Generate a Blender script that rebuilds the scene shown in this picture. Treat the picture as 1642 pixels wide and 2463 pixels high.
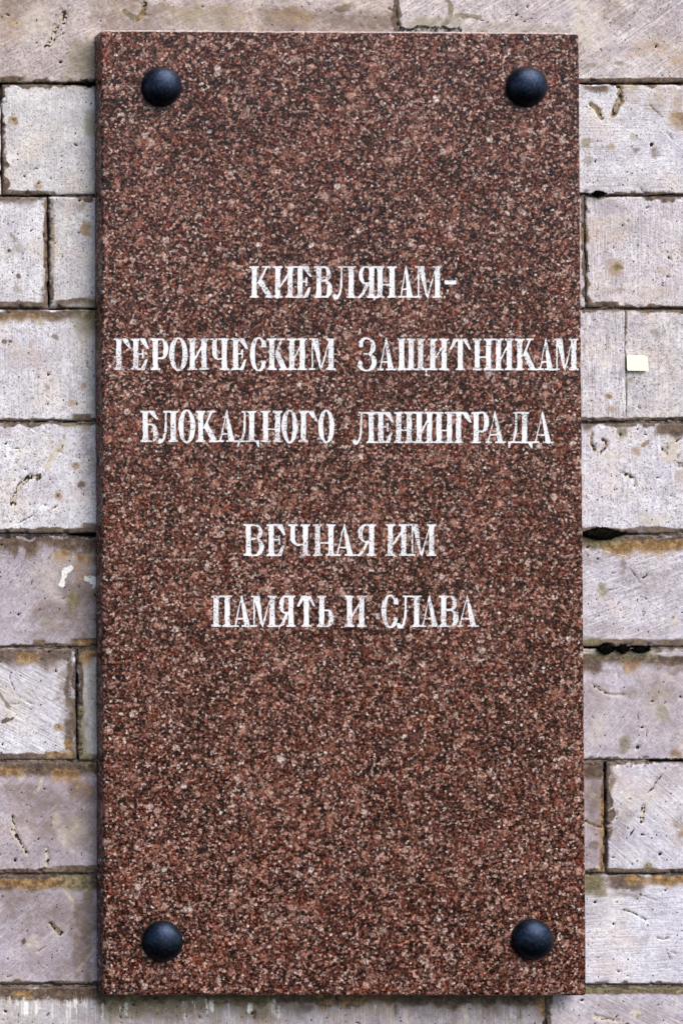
import bpy, math, random
import numpy as np
from mathutils import Vector
from mathutils.geometry import delaunay_2d_cdt

for o in list(bpy.data.objects):
    bpy.data.objects.remove(o, do_unlink=True)
scene = bpy.context.scene
COL = scene.collection

# ------------------------------------------------------------------ scale, camera
S = 0.0006                 # metres per photograph pixel on the face of the slab
D = 4500.0                 # camera distance to the face, in those pixels
CX, CY = -1300.0, 1180.0    # where the lens axis meets the picture (shift lens)
PITCH = math.radians(1.26)
CAMZ = 1.6
DEPTH = 50 * S             # slab stands this far off the wall
cam_pos = np.array([0.0, -D * S, CAMZ])
FWD = np.array([0, math.cos(PITCH), math.sin(PITCH)])
UPV = np.array([0, -math.sin(PITCH), math.cos(PITCH)])

cd = bpy.data.cameras.new("camera")
cam = bpy.data.objects.new("camera", cd)
COL.objects.link(cam)
cam.location = cam_pos
cam.rotation_euler = (math.pi / 2 + PITCH, 0, 0)
cd.sensor_fit = 'HORIZONTAL'
cd.sensor_width = 36.0
cd.lens = 36.0 * D / 1642.0
cd.shift_x = (821.0 - CX) / 1642.0
cd.shift_y = (CY - 1231.5) / 1642.0
cd.clip_start = 0.05
cd.clip_end = 200
scene.camera = cam

# ------------------------------------------------------------------ light
SUN_EL, SUN_AZ = math.radians(50), math.radians(35)     # high, to the right, behind the viewer
world = bpy.data.worlds.new("World")
scene.world = world
world.use_nodes = True
wn = world.node_tree
bg = wn.nodes["Background"]
sky = wn.nodes.new("ShaderNodeTexSky")
sky.sky_type = 'NISHITA'
sky.sun_disc = False
sky.sun_elevation = SUN_EL
sky.sun_rotation = math.pi - SUN_AZ
sky.air_density = 1.0
sky.dust_density = 0.6
sky.ozone_density = 1.5
wn.links.new(sky.outputs[0], bg.inputs[0])
bg.inputs[1].default_value = 0.06
sd = bpy.data.lights.new("sun", 'SUN')
sd.energy = 2.1
sd.angle = math.radians(55)
sd.color = (1.0, 0.93, 0.84)
sun = bpy.data.objects.new("sun", sd)
COL.objects.link(sun)
sdir = Vector((math.sin(SUN_AZ) * math.cos(SUN_EL), -math.cos(SUN_AZ) * math.cos(SUN_EL), math.sin(SUN_EL)))
sun.rotation_euler = sdir.to_track_quat('Z', 'Y').to_euler()
sun.location = sdir * 5
vs = scene.view_settings
vs.view_transform = 'Standard'
vs.look = 'None'
vs.exposure = 1.38
vs.gamma = 1.0
vs.use_curve_mapping = False
scene.render.engine = 'CYCLES'

# ------------------------------------------------------------------ measuring helpers
def unproject(px, py, Y):
    """point of the plane y=Y that the photograph shows at px, py"""
    px = np.asarray(px, float); py = np.asarray(py, float)
    a = (px - CX) / D; b = (CY - py) / D
    dy = FWD[1] + UPV[1] * b
    dz = FWD[2] + UPV[2] * b
    t = (Y - cam_pos[1]) / dy
    return a * t, cam_pos[2] + dz * t

def project(X, Y, Z):
    dx = X; dy = Y - cam_pos[1]; dz = Z - cam_pos[2]
    f = dy * FWD[1] + dz * FWD[2]
    u = dy * UPV[1] + dz * UPV[2]
    return CX + D * dx / f, CY - D * u / f

def hash2(ix, iy, seed):
    h = (ix.astype(np.int64) * 374761393 + iy.astype(np.int64) * 668265263 + seed * 1442695041) & 0xffffffff
    h = ((h ^ (h >> 13)) * 1274126177) & 0xffffffff
    h = ((h ^ (h >> 16)) * 2246822519) & 0xffffffff
    return ((h ^ (h >> 15)) & 0xffffff) / float(0xffffff)

def vnoise(x, y, seed=0):
    x = np.asarray(x, float); y = np.asarray(y, float)
    x, y = np.broadcast_arrays(x, y)
    ix = np.floor(x); iy = np.floor(y)
    fx = x - ix; fy = y - iy
    fx = fx * fx * (3 - 2 * fx); fy = fy * fy * (3 - 2 * fy)
    a = hash2(ix, iy, seed); b = hash2(ix + 1, iy, seed)
    c = hash2(ix, iy + 1, seed); d = hash2(ix + 1, iy + 1, seed)
    return (a * (1 - fx) + b * fx) * (1 - fy) + (c * (1 - fx) + d * fx) * fy

def fbm(x, y, seed=0, octs=4):
    s = 0; a = 0.5; n = 0
    for k in range(octs):
        s = s + a * vnoise(x * 2 ** k, y * 2 ** k, seed + 17 * k); n += a; a *= 0.55
    return s / n

def sstep(a, b, x):
    t = np.clip((x - a) / (b - a), 0, 1)
    return t * t * (3 - 2 * t)

# ------------------------------------------------------------------ node helper
class NT:
    def __init__(self, name):
        self.m = bpy.data.materials.new(name)
        self.m.use_nodes = True
        self.t = self.m.node_tree
        self.t.nodes.clear()
        self.out = self.t.nodes.new("ShaderNodeOutputMaterial")
    def put(self, sock, v):
        if v is None:
            return
        if hasattr(v, "is_output"):
            self.t.links.new(v, sock)
        else:
            if sock.type == 'RGBA' and len(v) == 3:
                v = (*v, 1)
            sock.default_value = v
    def n(self, typ, props=None, **ins):
        nd = self.t.nodes.new("ShaderNode" + typ)
        for k, v in (props or {}).items():
            setattr(nd, k, v)
        for k, v in ins.items():
            self.put(nd.inputs[int(k[1:]) if k[0] == '_' else k.replace('_', ' ')], v)
        return nd
    def math(self, op, a, b=0.0, c=0.0, clamp=False):
        nd = self.n("Math", {"operation": op, "use_clamp": clamp})
        self.put(nd.inputs[0], a); self.put(nd.inputs[1], b); self.put(nd.inputs[2], c)
        return nd.outputs[0]
    def mix(self, f, a, b, blend='MIX'):
        nd = self.t.nodes.new("ShaderNodeMix")
        nd.data_type = 'RGBA'; nd.blend_type = blend; nd.clamp_factor = True
        self.put(nd.inputs[0], f); self.put(nd.inputs[6], a); self.put(nd.inputs[7], b)
        return nd.outputs[2]
    def ramp(self, v, a, b, lo=0.0, hi=1.0):
        nd = self.n("MapRange", {"interpolation_type": 'SMOOTHSTEP'})
        self.put(nd.inputs[0], v)
        for i, x in enumerate((a, b, lo, hi)):
            self.put(nd.inputs[i + 1], x)
        return nd.outputs[0]
    def cramp(self, v, stops, interp='LINEAR'):
        nd = self.t.nodes.new("ShaderNodeValToRGB")
        cr = nd.color_ramp; cr.interpolation = interp
        while len(cr.elements) < len(stops):
            cr.elements.new(0.5)
        for e, (p, c) in zip(cr.elements, stops):
            e.position = p; e.color = (*c, 1)
        self.put(nd.inputs[0], v)
        return nd.outputs[0]
    def noise(self, vec, px, detail=2.0, rough=0.5):
        nd = self.n("TexNoise", None, Vector=vec, Scale=1.0 / (px * S), Detail=detail, Roughness=rough)
        return nd.outputs[0]
    def voro(self, vec, px, feature='F1'):
        return self.n("TexVoronoi", {"feature": feature}, Vector=vec, Scale=1.0 / (px * S))
    def coords(self):
        return self.n("TexCoord").outputs["Object"]
    def bsdf(self, **k):
        b = self.n("BsdfPrincipled", None, **k)
        self.t.links.new(b.outputs[0], self.out.inputs[0])
        return b

def granite_colour(M, co):
    """red-brown granite: fine dark mica and brown ground, pink and pale crystals of several sizes"""
    wob = M.n("TexNoise", None, Vector=co, Scale=1.0 / (6 * S), Detail=2.0).outputs[1]
    off = M.n("VectorMath", {"operation": 'MULTIPLY_ADD'})
    M.put(off.inputs[0], wob); M.put(off.inputs[1], (8.0 * S,) * 3); M.put(off.inputs[2], co)
    cw = off.outputs[0]
    clump = M.noise(co, 24, 3.0, 0.6)
    big = M.noise(co, 130, 3.0, 0.55)
    bias = M.math('ADD', M.math('MULTIPLY', M.math('SUBTRACT', clump, 0.5), 0.48), M.math('MULTIPLY', M.math('SUBTRACT', big, 0.5), 0.26))
    fine = M.noise(co, 6.5, 4.0, 0.78)
    g = M.math('ADD', fine, M.math('MULTIPLY', bias, 0.45))
    col = M.cramp(g, [(0.415, (0.002, 0.0014, 0.0013)), (0.48, (0.015, 0.0070, 0.0060)), (0.525, (0.078, 0.0245, 0.0180)),
                      (0.605, (0.170, 0.062, 0.045)), (0.70, (0.34, 0.170, 0.130))])
    hue = M.noise(co, 34, 2.0)
    col = M.mix(M.ramp(hue, 0.50, 0.68, 0, 0.8), col, M.mix(1.0, col, (1.30, 0.80, 0.58), 'MULTIPLY'))
    col = M.mix(M.ramp(hue, 0.48, 0.32, 0, 0.8), col, M.mix(1.0, col, (0.72, 0.98, 1.08), 'MULTIPLY'))
    # crystals: cell px, chance threshold, radius, opacity
    for px, thr, rad, op, nz in ((4.9, 0.62, 0.85, 0.80, 0.20), (8.6, 0.83, 0.74, 0.84, 0.40), (16.0, 0.92, 0.64, 0.82, 0.50), (30.0, 0.945, 0.52, 0.80, 0.55)):
        v = M.voro(cw, px)
        sp = M.n("SeparateColor"); M.put(sp.inputs[0], v.outputs["Color"])
        pick = M.math('GREATER_THAN', M.math('ADD', sp.outputs[0], M.math('MULTIPLY', bias, 0.55)), thr)
        d = v.outputs["Distance"]
        if nz:
            d = M.math('ADD', d, M.math('MULTIPLY', M.math('SUBTRACT', fine, 0.5), nz * 2))
        f = M.math('MULTIPLY', pick, M.ramp(d, rad, rad * 0.72))
        cc = M.cramp(sp.outputs[1], [(0.0, (0.13, 0.040, 0.026)), (0.35, (0.32, 0.138, 0.098)), (0.64, (0.52, 0.290, 0.228)), (0.86, (0.62, 0.46, 0.40)), (0.99, (0.82, 0.74, 0.70))])
        cc = M.mix(1.0, cc, M.mix(M.ramp(fine, 0.38, 0.62), (0.28, 0.23, 0.22), (1.22, 1.18, 1.16)), 'MULTIPLY')
        col = M.mix(M.math('MULTIPLY', f, M.math('MULTIPLY', op, M.ramp(sp.outputs[2], 0.0, 1.0, 0.55, 1.0))), col, cc)
    mica = M.noise(cw, 7.5, 3.0, 0.7)
    mica = M.math('ADD', mica, M.math('MULTIPLY', bias, 0.35))
    col = M.mix(M.ramp(mica, 0.46, 0.385, 0, 0.88), col, (0.004, 0.003, 0.003))
    return col

def make_granite():
    M = NT("red_granite")
    co = M.coords()
    col = granite_colour(M, co)
    rg = M.math('ADD', 0.19, M.math('MULTIPLY', M.noise(co, 60, 4.0, 0.7), 0.20))
    M.bsdf(Base_Color=col, Roughness=rg, Specular_IOR_Level=0.18)
    return M.m

def make_lit_arris():
    M = NT("lit_granite_arris")
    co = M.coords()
    col = M.mix(M.ramp(M.noise(co, 7, 3.0, 0.7), 0.3, 0.7, 0.30, 0.80), granite_colour(M, co), (0.56, 0.47, 0.46))  # granite lightened so the top chamfer carries its brightness in the colour
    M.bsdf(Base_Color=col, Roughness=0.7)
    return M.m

def make_paint():
    M = NT("worn_white_paint")
    co = M.coords()
    g = granite_colour(M, co)
    worn_zone = M.noise(co, 55, 2.0, 0.6)
    grain = M.noise(co, 4.2, 2.0, 0.65)
    amt = M.ramp(worn_zone, 0.38, 0.66, 0.59, 0.50)
    bare = M.ramp(grain, M.math('ADD', amt, 0.0), M.math('ADD', amt, 0.11))
    thin = M.ramp(worn_zone, 0.42, 0.70, 0.0, 0.24)
    f = M.math('MAXIMUM', M.math('MULTIPLY', bare, 0.88), thin)
    tone = M.mix(M.noise(co, 22, 2.0), (0.74, 0.74, 0.78), (0.88, 0.88, 0.91))
    col = M.mix(f, tone, g)
    bm = M.n("Bump", None, Strength=0.5, Distance=0.0006, Height=grain)
    M.bsdf(Base_Color=col, Roughness=0.75, Normal=bm.outputs[0])
    return M.m

def obj_attr(M, name):
    return M.n("Attribute", {"attribute_type": 'OBJECT', "attribute_name": name})

def make_stone():
    M = NT("weathered_limestone")
    co = M.coords()
    a1 = M.n("Attribute", {"attribute_name": "marks_a"})
    a2 = M.n("Attribute", {"attribute_name": "marks_b"})
    sA = M.n("SeparateColor"); M.put(sA.inputs[0], a1.outputs["Color"])
    sB = M.n("SeparateColor"); M.put(sB.inputs[0], a2.outputs["Color"])
    brown, ochre, olive, dark = sA.outputs[0], sA.outputs[1], sA.outputs[2], a1.outputs["Alpha"]
    cream, mauve, smooth, white = sB.outputs[0], sB.outputs[1], sB.outputs[2], a2.outputs["Alpha"]
    n1 = M.noise(co, 70, 4.0, 0.6)
    n2 = M.noise(co, 11, 3.0, 0.6)
    n3 = M.noise(co, 4.6, 2.0, 0.65)
    base = M.mix(M.ramp(n1, 0.30, 0.70), (0.51, 0.48, 0.465), (0.72, 0.70, 0.68))
    base = M.mix(M.ramp(n2, 0.62, 0.40, 0, 0.45), base, (0.37, 0.335, 0.32))
    drift = M.noise(co, 120, 3.0, 0.6)
    d2 = M.noise(co, 48, 4.0, 0.65)
    base = M.mix(M.ramp(drift, 0.48, 0.66, 0, 0.55), base, (0.63, 0.54, 0.44))
    base = M.mix(M.ramp(drift, 0.50, 0.30, 0, 0.50), base, (0.44, 0.40, 0.43))
    base = M.mix(M.ramp(M.noise(co, 85, 4.0, 0.65), 0.50, 0.66, 0, 0.36), base, (0.46, 0.37, 0.38))
    base = M.mix(M.ramp(d2, 0.52, 0.68, 0, 0.45), base, (0.72, 0.70, 0.67))
    base = M.mix(M.ramp(d2, 0.46, 0.32, 0, 0.50), base, (0.34, 0.30, 0.30))
    base = M.mix(1.0, base, M.mix(1.0, obj_attr(M, "tint").outputs["Vector"], (1.045, 1.045, 1.125), 'MULTIPLY'), 'MULTIPLY')
    base = M.mix(M.math('MULTIPLY', mauve, 0.85), base, M.mix(n2, (0.20, 0.150, 0.170), (0.37, 0.305, 0.325)))
    # saw and chisel lines
    ang = obj_attr(M, "scratch_angle").outputs["Fac"]
    samt = obj_attr(M, "scratch_amount").outputs["Fac"]
    rot = M.n("VectorRotate", {"rotation_type": 'AXIS_ANGLE'}, Vector=co, Axis=(0, 1, 0), Angle=ang)
    mp = M.n("Mapping"); M.put(mp.inputs[0], rot.outputs[0]); mp.inputs["Scale"].default_value = (0.055, 0.3, 1.0)
    sc = M.noise(mp.outputs[0], 4.2, 2.0, 0.7)
    lines = M.math('MULTIPLY', M.ramp(sc, 0.53, 0.68), samt)
    lineD = M.math('MULTIPLY', M.ramp(sc, 0.47, 0.34), samt)
    base = M.mix(M.math('MULTIPLY', lines, 0.85), base, (0.78, 0.76, 0.73))
    base = M.mix(M.math('MULTIPLY', lineD, 0.68), base, (0.27, 0.24, 0.25))
    # fine dark pecking
    peck = M.math('MULTIPLY', M.ramp(n3, 0.53, 0.63), M.math('SUBTRACT', 1.0, M.math('MULTIPLY', smooth, 0.8)))
    base = M.mix(M.math('MULTIPLY', peck, 0.64), base, (0.15, 0.13, 0.135))
    # stains with broken edges
    nb = M.noise(co, 15, 5.0, 0.7)
    nl = M.noise(co, 42, 3.0, 0.6)
    jit = M.math('ADD', M.math('MULTIPLY', M.math('SUBTRACT', nb, 0.5), 0.9), M.math('MULTIPLY', M.math('SUBTRACT', nl, 0.5), 0.7))
    def brk(m, soft=0.36):
        # stain only where it was laid, thick and thin within
        q = M.math('ADD', m, M.math('MULTIPLY', jit, M.ramp(m, 0.0, 0.25)))
        return M.ramp(q, 0.43 - soft, 0.43 + soft)
    def tone(m, lo, mid, hi):
        q = M.math('SUBTRACT', M.math('ADD', nb, M.math('MULTIPLY', n3, 0.35)), M.math('MULTIPLY', m, 0.16))
        return M.cramp(q, [(0.36, lo), (0.55, mid), (0.80, hi)])
    col = base
    col = M.mix(M.math('MULTIPLY', brk(cream, 0.40), 0.82), col, tone(cream, (0.40, 0.315, 0.24), (0.57, 0.49, 0.41), (0.72, 0.65, 0.56)))
    fb = brk(brown)
    col = M.mix(M.math('MULTIPLY', fb, 0.93), col, tone(brown, (0.024, 0.015, 0.009), (0.100, 0.058, 0.033), (0.26, 0.185, 0.128)))
    col = M.mix(M.math('MULTIPLY', brk(ochre, 0.42), 0.78), col, tone(ochre, (0.10, 0.050, 0.015), (0.27, 0.145, 0.048), (0.52, 0.36, 0.17)))
    col = M.mix(M.math('MULTIPLY', brk(olive, 0.44), 0.78), col, tone(olive, (0.060, 0.048, 0.018), (0.18, 0.15, 0.072), (0.36, 0.32, 0.21)))
    col = M.mix(M.math('MULTIPLY', M.ramp(M.math('ADD', white, M.math('MULTIPLY', M.math('SUBTRACT', n3, 0.5), 0.7)), 0.15, 0.75), 0.92), col, (0.84, 0.82, 0.78))
    # pores of the stone and black lichen
    v = M.voro(co, 12)
    sv = M.n("SeparateColor"); M.put(sv.inputs[0], v.outputs["Color"])
    prad = M.math('MULTIPLY', M.ramp(sv.outputs[0], 0.50, 1.0), 0.20)
    pd = M.math('ADD', v.outputs["Distance"], M.math('MULTIPLY', M.math('SUBTRACT', n3, 0.5), 0.22))
    pore = M.math('MULTIPLY', M.math('LESS_THAN', pd, prad), M.math('GREATER_THAN', M.math('ADD', sv.outputs[0], M.math('MULTIPLY', M.math('SUBTRACT', nl, 0.5), 1.4)), 0.62))
    dk = M.ramp(M.math('ADD', dark, M.math('MULTIPLY', M.ramp(dark, 0.0, 0.2), M.math('ADD', M.math('MULTIPLY', M.math('SUBTRACT', n3, 0.5), 0.7), M.math('MULTIPLY', M.math('SUBTRACT', nb, 0.5), 1.0)))), 0.40, 0.72)
    bl = M.math('MAXIMUM', M.math('MULTIPLY', pore, 0.85), dk)
    col = M.mix(bl, col, (0.014, 0.012, 0.011))
    hgt = M.math('ADD', M.math('MULTIPLY', n3, 0.6), M.math('MULTIPLY', sc, M.math('MULTIPLY', samt, 0.8)))
    bm = M.n("Bump", None, Strength=0.75, Distance=0.0012, Height=hgt)
    M.bsdf(Base_Color=col, Roughness=0.85, Normal=bm.outputs[0], Specular_IOR_Level=0.25)
    return M.m

def make_mortar(name, lo, hi):
    M = NT(name)
    co = M.coords()
    n = M.noise(co, 9, 4.0, 0.7)
    col = M.mix(M.ramp(n, 0.3, 0.7), lo, hi)
    col = M.mix(M.ramp(M.noise(co, 4, 2.0), 0.60, 0.72), col, (0.02, 0.018, 0.015))
    bm = M.n("Bump", None, Strength=0.8, Distance=0.002, Height=n)
    M.bsdf(Base_Color=col, Roughness=0.95, Normal=bm.outputs[0])
    return M.m

def make_bolt():
    M = NT("blackened_bolt_metal")
    co = M.coords()
    n = M.noise(co, 7, 3.0, 0.65)
    col = M.mix(M.ramp(n, 0.40, 0.75), (0.017, 0.025, 0.046), (0.042, 0.054, 0.082))
    rust = M.ramp(M.noise(co, 20, 3.0), 0.60, 0.75, 0, 0.5)
    col = M.mix(rust, col, (0.05, 0.045, 0.05))
    bm = M.n("Bump", None, Strength=0.25, Distance=0.0006, Height=M.noise(co, 4, 3.0))
    M.bsdf(Base_Color=col, Metallic=1.0, Roughness=M.math('ADD', 0.30, M.math('MULTIPLY', n, 0.30)), Normal=bm.outputs[0])
    return M.m

def make_plain(name, c, c2, px, rough=0.9):
    M = NT(name)
    co = M.coords()
    M.bsdf(Base_Color=M.mix(M.noise(co, px, 3.0), c, c2), Roughness=rough, Specular_IOR_Level=0.1)
    return M.m

GRANITE = make_granite(); LIT_ARRIS = make_lit_arris(); PAINT = make_paint(); STONE = make_stone()
MORTAR = make_mortar("joint_mortar", (0.045, 0.037, 0.03), (0.26, 0.22, 0.19))
BEDDING = make_mortar("dark_bedding", (0.012, 0.010, 0.009), (0.035, 0.03, 0.027))
BOLT = make_bolt()
WASHER = make_plain("black_rubber", (0.010, 0.010, 0.010), (0.022, 0.02, 0.018), 10)
PAPER = make_plain("pale_yellow_paper", (0.88, 0.87, 0.68), (0.92, 0.91, 0.76), 30)
MOSS = make_plain("black_moss", (0.0012, 0.0012, 0.0008), (0.008, 0.007, 0.003), 12)

# ------------------------------------------------------------------ object helpers
def empty(name, loc, **props):
    o = bpy.data.objects.new(name, None)
    o.empty_display_size = 0.05
    o.location = loc
    COL.objects.link(o)
    for k, v in props.items():
        o[k] = v
    return o

def mesh_obj(name, V, F, mat, parent=None, origin=(0, 0, 0), smooth=False):
    me = bpy.data.meshes.new(name)
    V = np.asarray(V, float) - np.asarray(origin, float)
    me.from_pydata(V.tolist(), [], [list(map(int, f)) for f in F])
    me.update()
    me.materials.append(mat)
    if smooth:
        me.polygons.foreach_set("use_smooth", [True] * len(me.polygons))
    o = bpy.data.objects.new(name, me)
    COL.objects.link(o)
    if parent:
        o.parent = parent
    return o

def np_mesh(name, V, Q, mat, parent, smooth=True):
    me = bpy.data.meshes.new(name)
    me.vertices.add(len(V)); me.vertices.foreach_set("co", V.astype(np.float32).ravel())
    me.loops.add(len(Q) * 4); me.loops.foreach_set("vertex_index", Q.astype(np.int32).ravel())
    me.polygons.add(len(Q))
    me.polygons.foreach_set("loop_start", np.arange(0, len(Q) * 4, 4, dtype=np.int32))
    me.polygons.foreach_set("use_smooth", np.full(len(Q), smooth))
    me.update(calc_edges=True)
    me.validate()
    me.materials.append(mat)
    o = bpy.data.objects.new(name, me)
    COL.objects.link(o)
    o.parent = parent
    return o

# ------------------------------------------------------------------ the wall: marks seen on its stones
# bands of stain: kind, x0, x1, y0, y1, feather, raggedness, strength
BANDS = [
 ('brown',-60,70,183,203,5,5,.9), ('brown',1395,1700,187,203,3,5,1), ('brown',5,128,458,474,3,6,.9),
 ('olive',150,260,95,205,35,18,.62), ('olive',196,250,205,212,6,4,.9), ('dark',190,250,188,206,8,10,.75),
 ('olive',198,250,262,335,16,12,.6), ('olive',215,250,330,470,18,10,.35),
 ('brown',-60,118,474,490,6,8,.75), ('brown',106,122,476,740,4,4,.75), ('brown',92,122,690,742,14,8,.6), ('brown',-60,122,726,744,3,6,.85),
 ('dark',-60,60,470,486,7,9,.55), ('brown',119,132,476,740,3,3,.5), ('brown',120,250,722,744,6,9,.8), ('olive',190,250,715,742,8,8,.6),
 ('brown',-60,250,746,772,7,9,.85), ('ochre',-20,130,752,772,8,8,.55), ('olive',175,250,744,812,22,14,.7), ('brown',215,250,748,800,16,8,.7),
 ('brown',-60,250,1006,1020,3,5,.9), ('brown',166,226,993,1018,8,6,.95), ('olive',150,225,1018,1034,6,6,.7),('dark',-60,220,1010,1022,4,5,.5),
 ('olive',195,250,820,1010,20,10,.30),
 ('brown',-60,250,1269,1290,4,7,.9), ('brown',190,250,1258,1290,8,6,.7), ('dark',-60,250,1283,1298,4,7,.62),
 ('brown',-60,250,1296,1332,12,22,1), ('ochre',120,175,1322,1350,14,10,.8), ('ochre',185,228,1335,1365,14,9,.75), ('brown',190,212,1330,1360,10,10,.8),
 ('brown',145,250,1358,1420,40,20,.5), ('brown',165,250,1536,1560,6,6,.9), ('ochre',170,235,1540,1556,5,5,.6), ('brown',-60,180,1552,1562,3,3,.8),
 ('brown',80,115,1538,1560,8,5,.8),
 ('brown',-60,186,1560,1600,10,16,.85), ('ochre',36,92,1570,1594,9,7,.85), ('brown',156,188,1590,1832,18,14,.8), ('brown',-60,188,1812,1832,5,9,.95),
 ('ochre',90,186,1806,1826,7,7,.5), ('brown',187,200,1565,1830,4,4,.85), ('ochre',190,235,1566,1605,8,8,.7), ('brown',187,250,1560,1584,5,5,.8), ('olive',186,215,1700,1840,16,10,.75), ('olive',186,250,1812,1834,6,5,.8),
 ('olive',205,250,1600,1810,40,10,.30),
 ('brown',-60,250,1830,1866,8,8,1), ('ochre',120,190,1852,1884,10,8,.9), ('ochre',-20,60,1846,1866,8,7,.6), ('brown',150,250,1880,1945,25,16,.5),
 ('brown',-60,250,2090,2106,3,7,.9), ('brown',120,250,2082,2106,4,5,.8), ('brown',-60,250,2104,2140,7,8,.9), ('ochre',-20,150,2116,2136,6,6,.7), ('olive',150,225,2100,2150,9,8,.55),
 ('brown',182,222,2140,2370,14,14,.55), ('brown',-60,250,2362,2378,3,5,1), ('dark',-60,250,2364,2378,4,4,.5),
 ('brown',-60,330,2376,2408,7,12,1), ('ochre',30,85,2386,2404,8,8,.8), ('brown',230,1330,2380,2420,9,16,1), ('white',-40,200,2404,2480,10,20,.28), ('dark',230,640,2380,2414,12,12,.50), ('dark',900,1100,2380,2410,10,10,.45),
 ('olive',240,660,2398,2440,20,18,.6), ('ochre',760,960,2396,2440,20,20,.45), ('ochre',1285,1322,2396,2450,10,10,.7), ('olive',1330,1700,2376,2390,4,4,.75),
 ('brown',1330,1700,2376,2392,3,4,1), ('brown',230,760,2405,2455,22,26,.62), ('brown',960,1330,2400,2440,20,24,.55),
 # upper course
 ('brown',620,955,20,95,30,20,.50), ('brown',-60,120,-40,40,30,30,.42), ('olive',430,560,10,60,25,25,.5), ('ochre',395,600,5,70,35,25,.38), ('brown',240,430,30,95,25,20,.42), ('dark',958,1115,62,84,8,11,.72), ('olive',957,1120,40,84,16,14,.6),
 ('brown',955,963,-60,84,3,2,.8), ('olive',1110,1380,55,90,14,12,.42), ('dark',1115,1300,68,84,8,9,.45), ('cream',1375,1425,-20,110,22,14,.55),
 # right side
 ('olive',1400,1440,149,158,5,4,.8), ('ochre',1590,1700,100,185,34,20,.42), ('brown',1395,1470,203,217,5,6,.75), ('ochre',1485,1545,200,222,7,7,.6), ('ochre',1498,1540,212,262,18,10,.50),
 ('ochre',1614,1700,272,318,12,10,.95), ('dark',1625,1700,265,330,16,14,.45), ('dark',1395,1420,462,478,5,4,.8), ('brown',1395,1700,463,474,3,4,.7),
 ('olive',1395,1480,470,480,5,5,.6), ('brown',1395,1700,736,750,3,4,.75),
 ('brown',1395,1700,1003,1018,3,6,.8), ('dark',1560,1700,1002,1018,4,6,.6), ('brown',1566,1660,1012,1046,7,8,1), ('brown',1395,1425,1016,1032,6,5,.7),
 ('brown',1395,1700,1268,1290,4,8,.75), ('olive',1395,1500,1288,1312,7,7,.75), ('ochre',1440,1660,1300,1328,8,11,.9), ('brown',1395,1700,1290,1320,7,9,.95), ('brown',1460,1530,1310,1338,8,6,.75),
 ('olive',1395,1450,1530,1552,8,6,.7), ('brown',1395,1700,1536,1562,7,7,.70), ('olive',1400,1590,1562,1584,7,7,.65), ('brown',1395,1700,1576,1604,8,10,.95), ('ochre',1500,1545,1588,1622,8,9,.8), ('brown',1395,1455,1580,1618,8,8,.85),
 ('brown',1395,1700,1826,1836,3,4,.8), ('dark',1560,1700,1824,1838,4,4,.7), ('brown',1395,1457,1836,1872,8,5,1), ('dark',1395,1457,1832,1850,6,4,.4), ('ochre',1440,1458,1925,2100,9,5,.65), ('brown',1446,1459,1870,2104,3,3,.8),
 ('brown',1457,1478,1838,1905,8,8,.6), ('brown',1457,1700,2088,2106,4,7,.85), ('brown',1395,1457,2094,2104,3,4,.8),
 ('olive',1395,1458,2104,2154,4,4,1), ('brown',1395,1458,2106,2150,5,6,.7), ('brown',1455,1560,2104,2146,6,7,.85), ('ochre',1500,1700,2108,2130,5,6,.85), ('brown',1560,1700,2104,2126,4,5,.9),
 ('brown',1395,1700,2366,2378,3,4,1), ('dark',1395,1700,2370,2380,3,5,.6),
]
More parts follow.
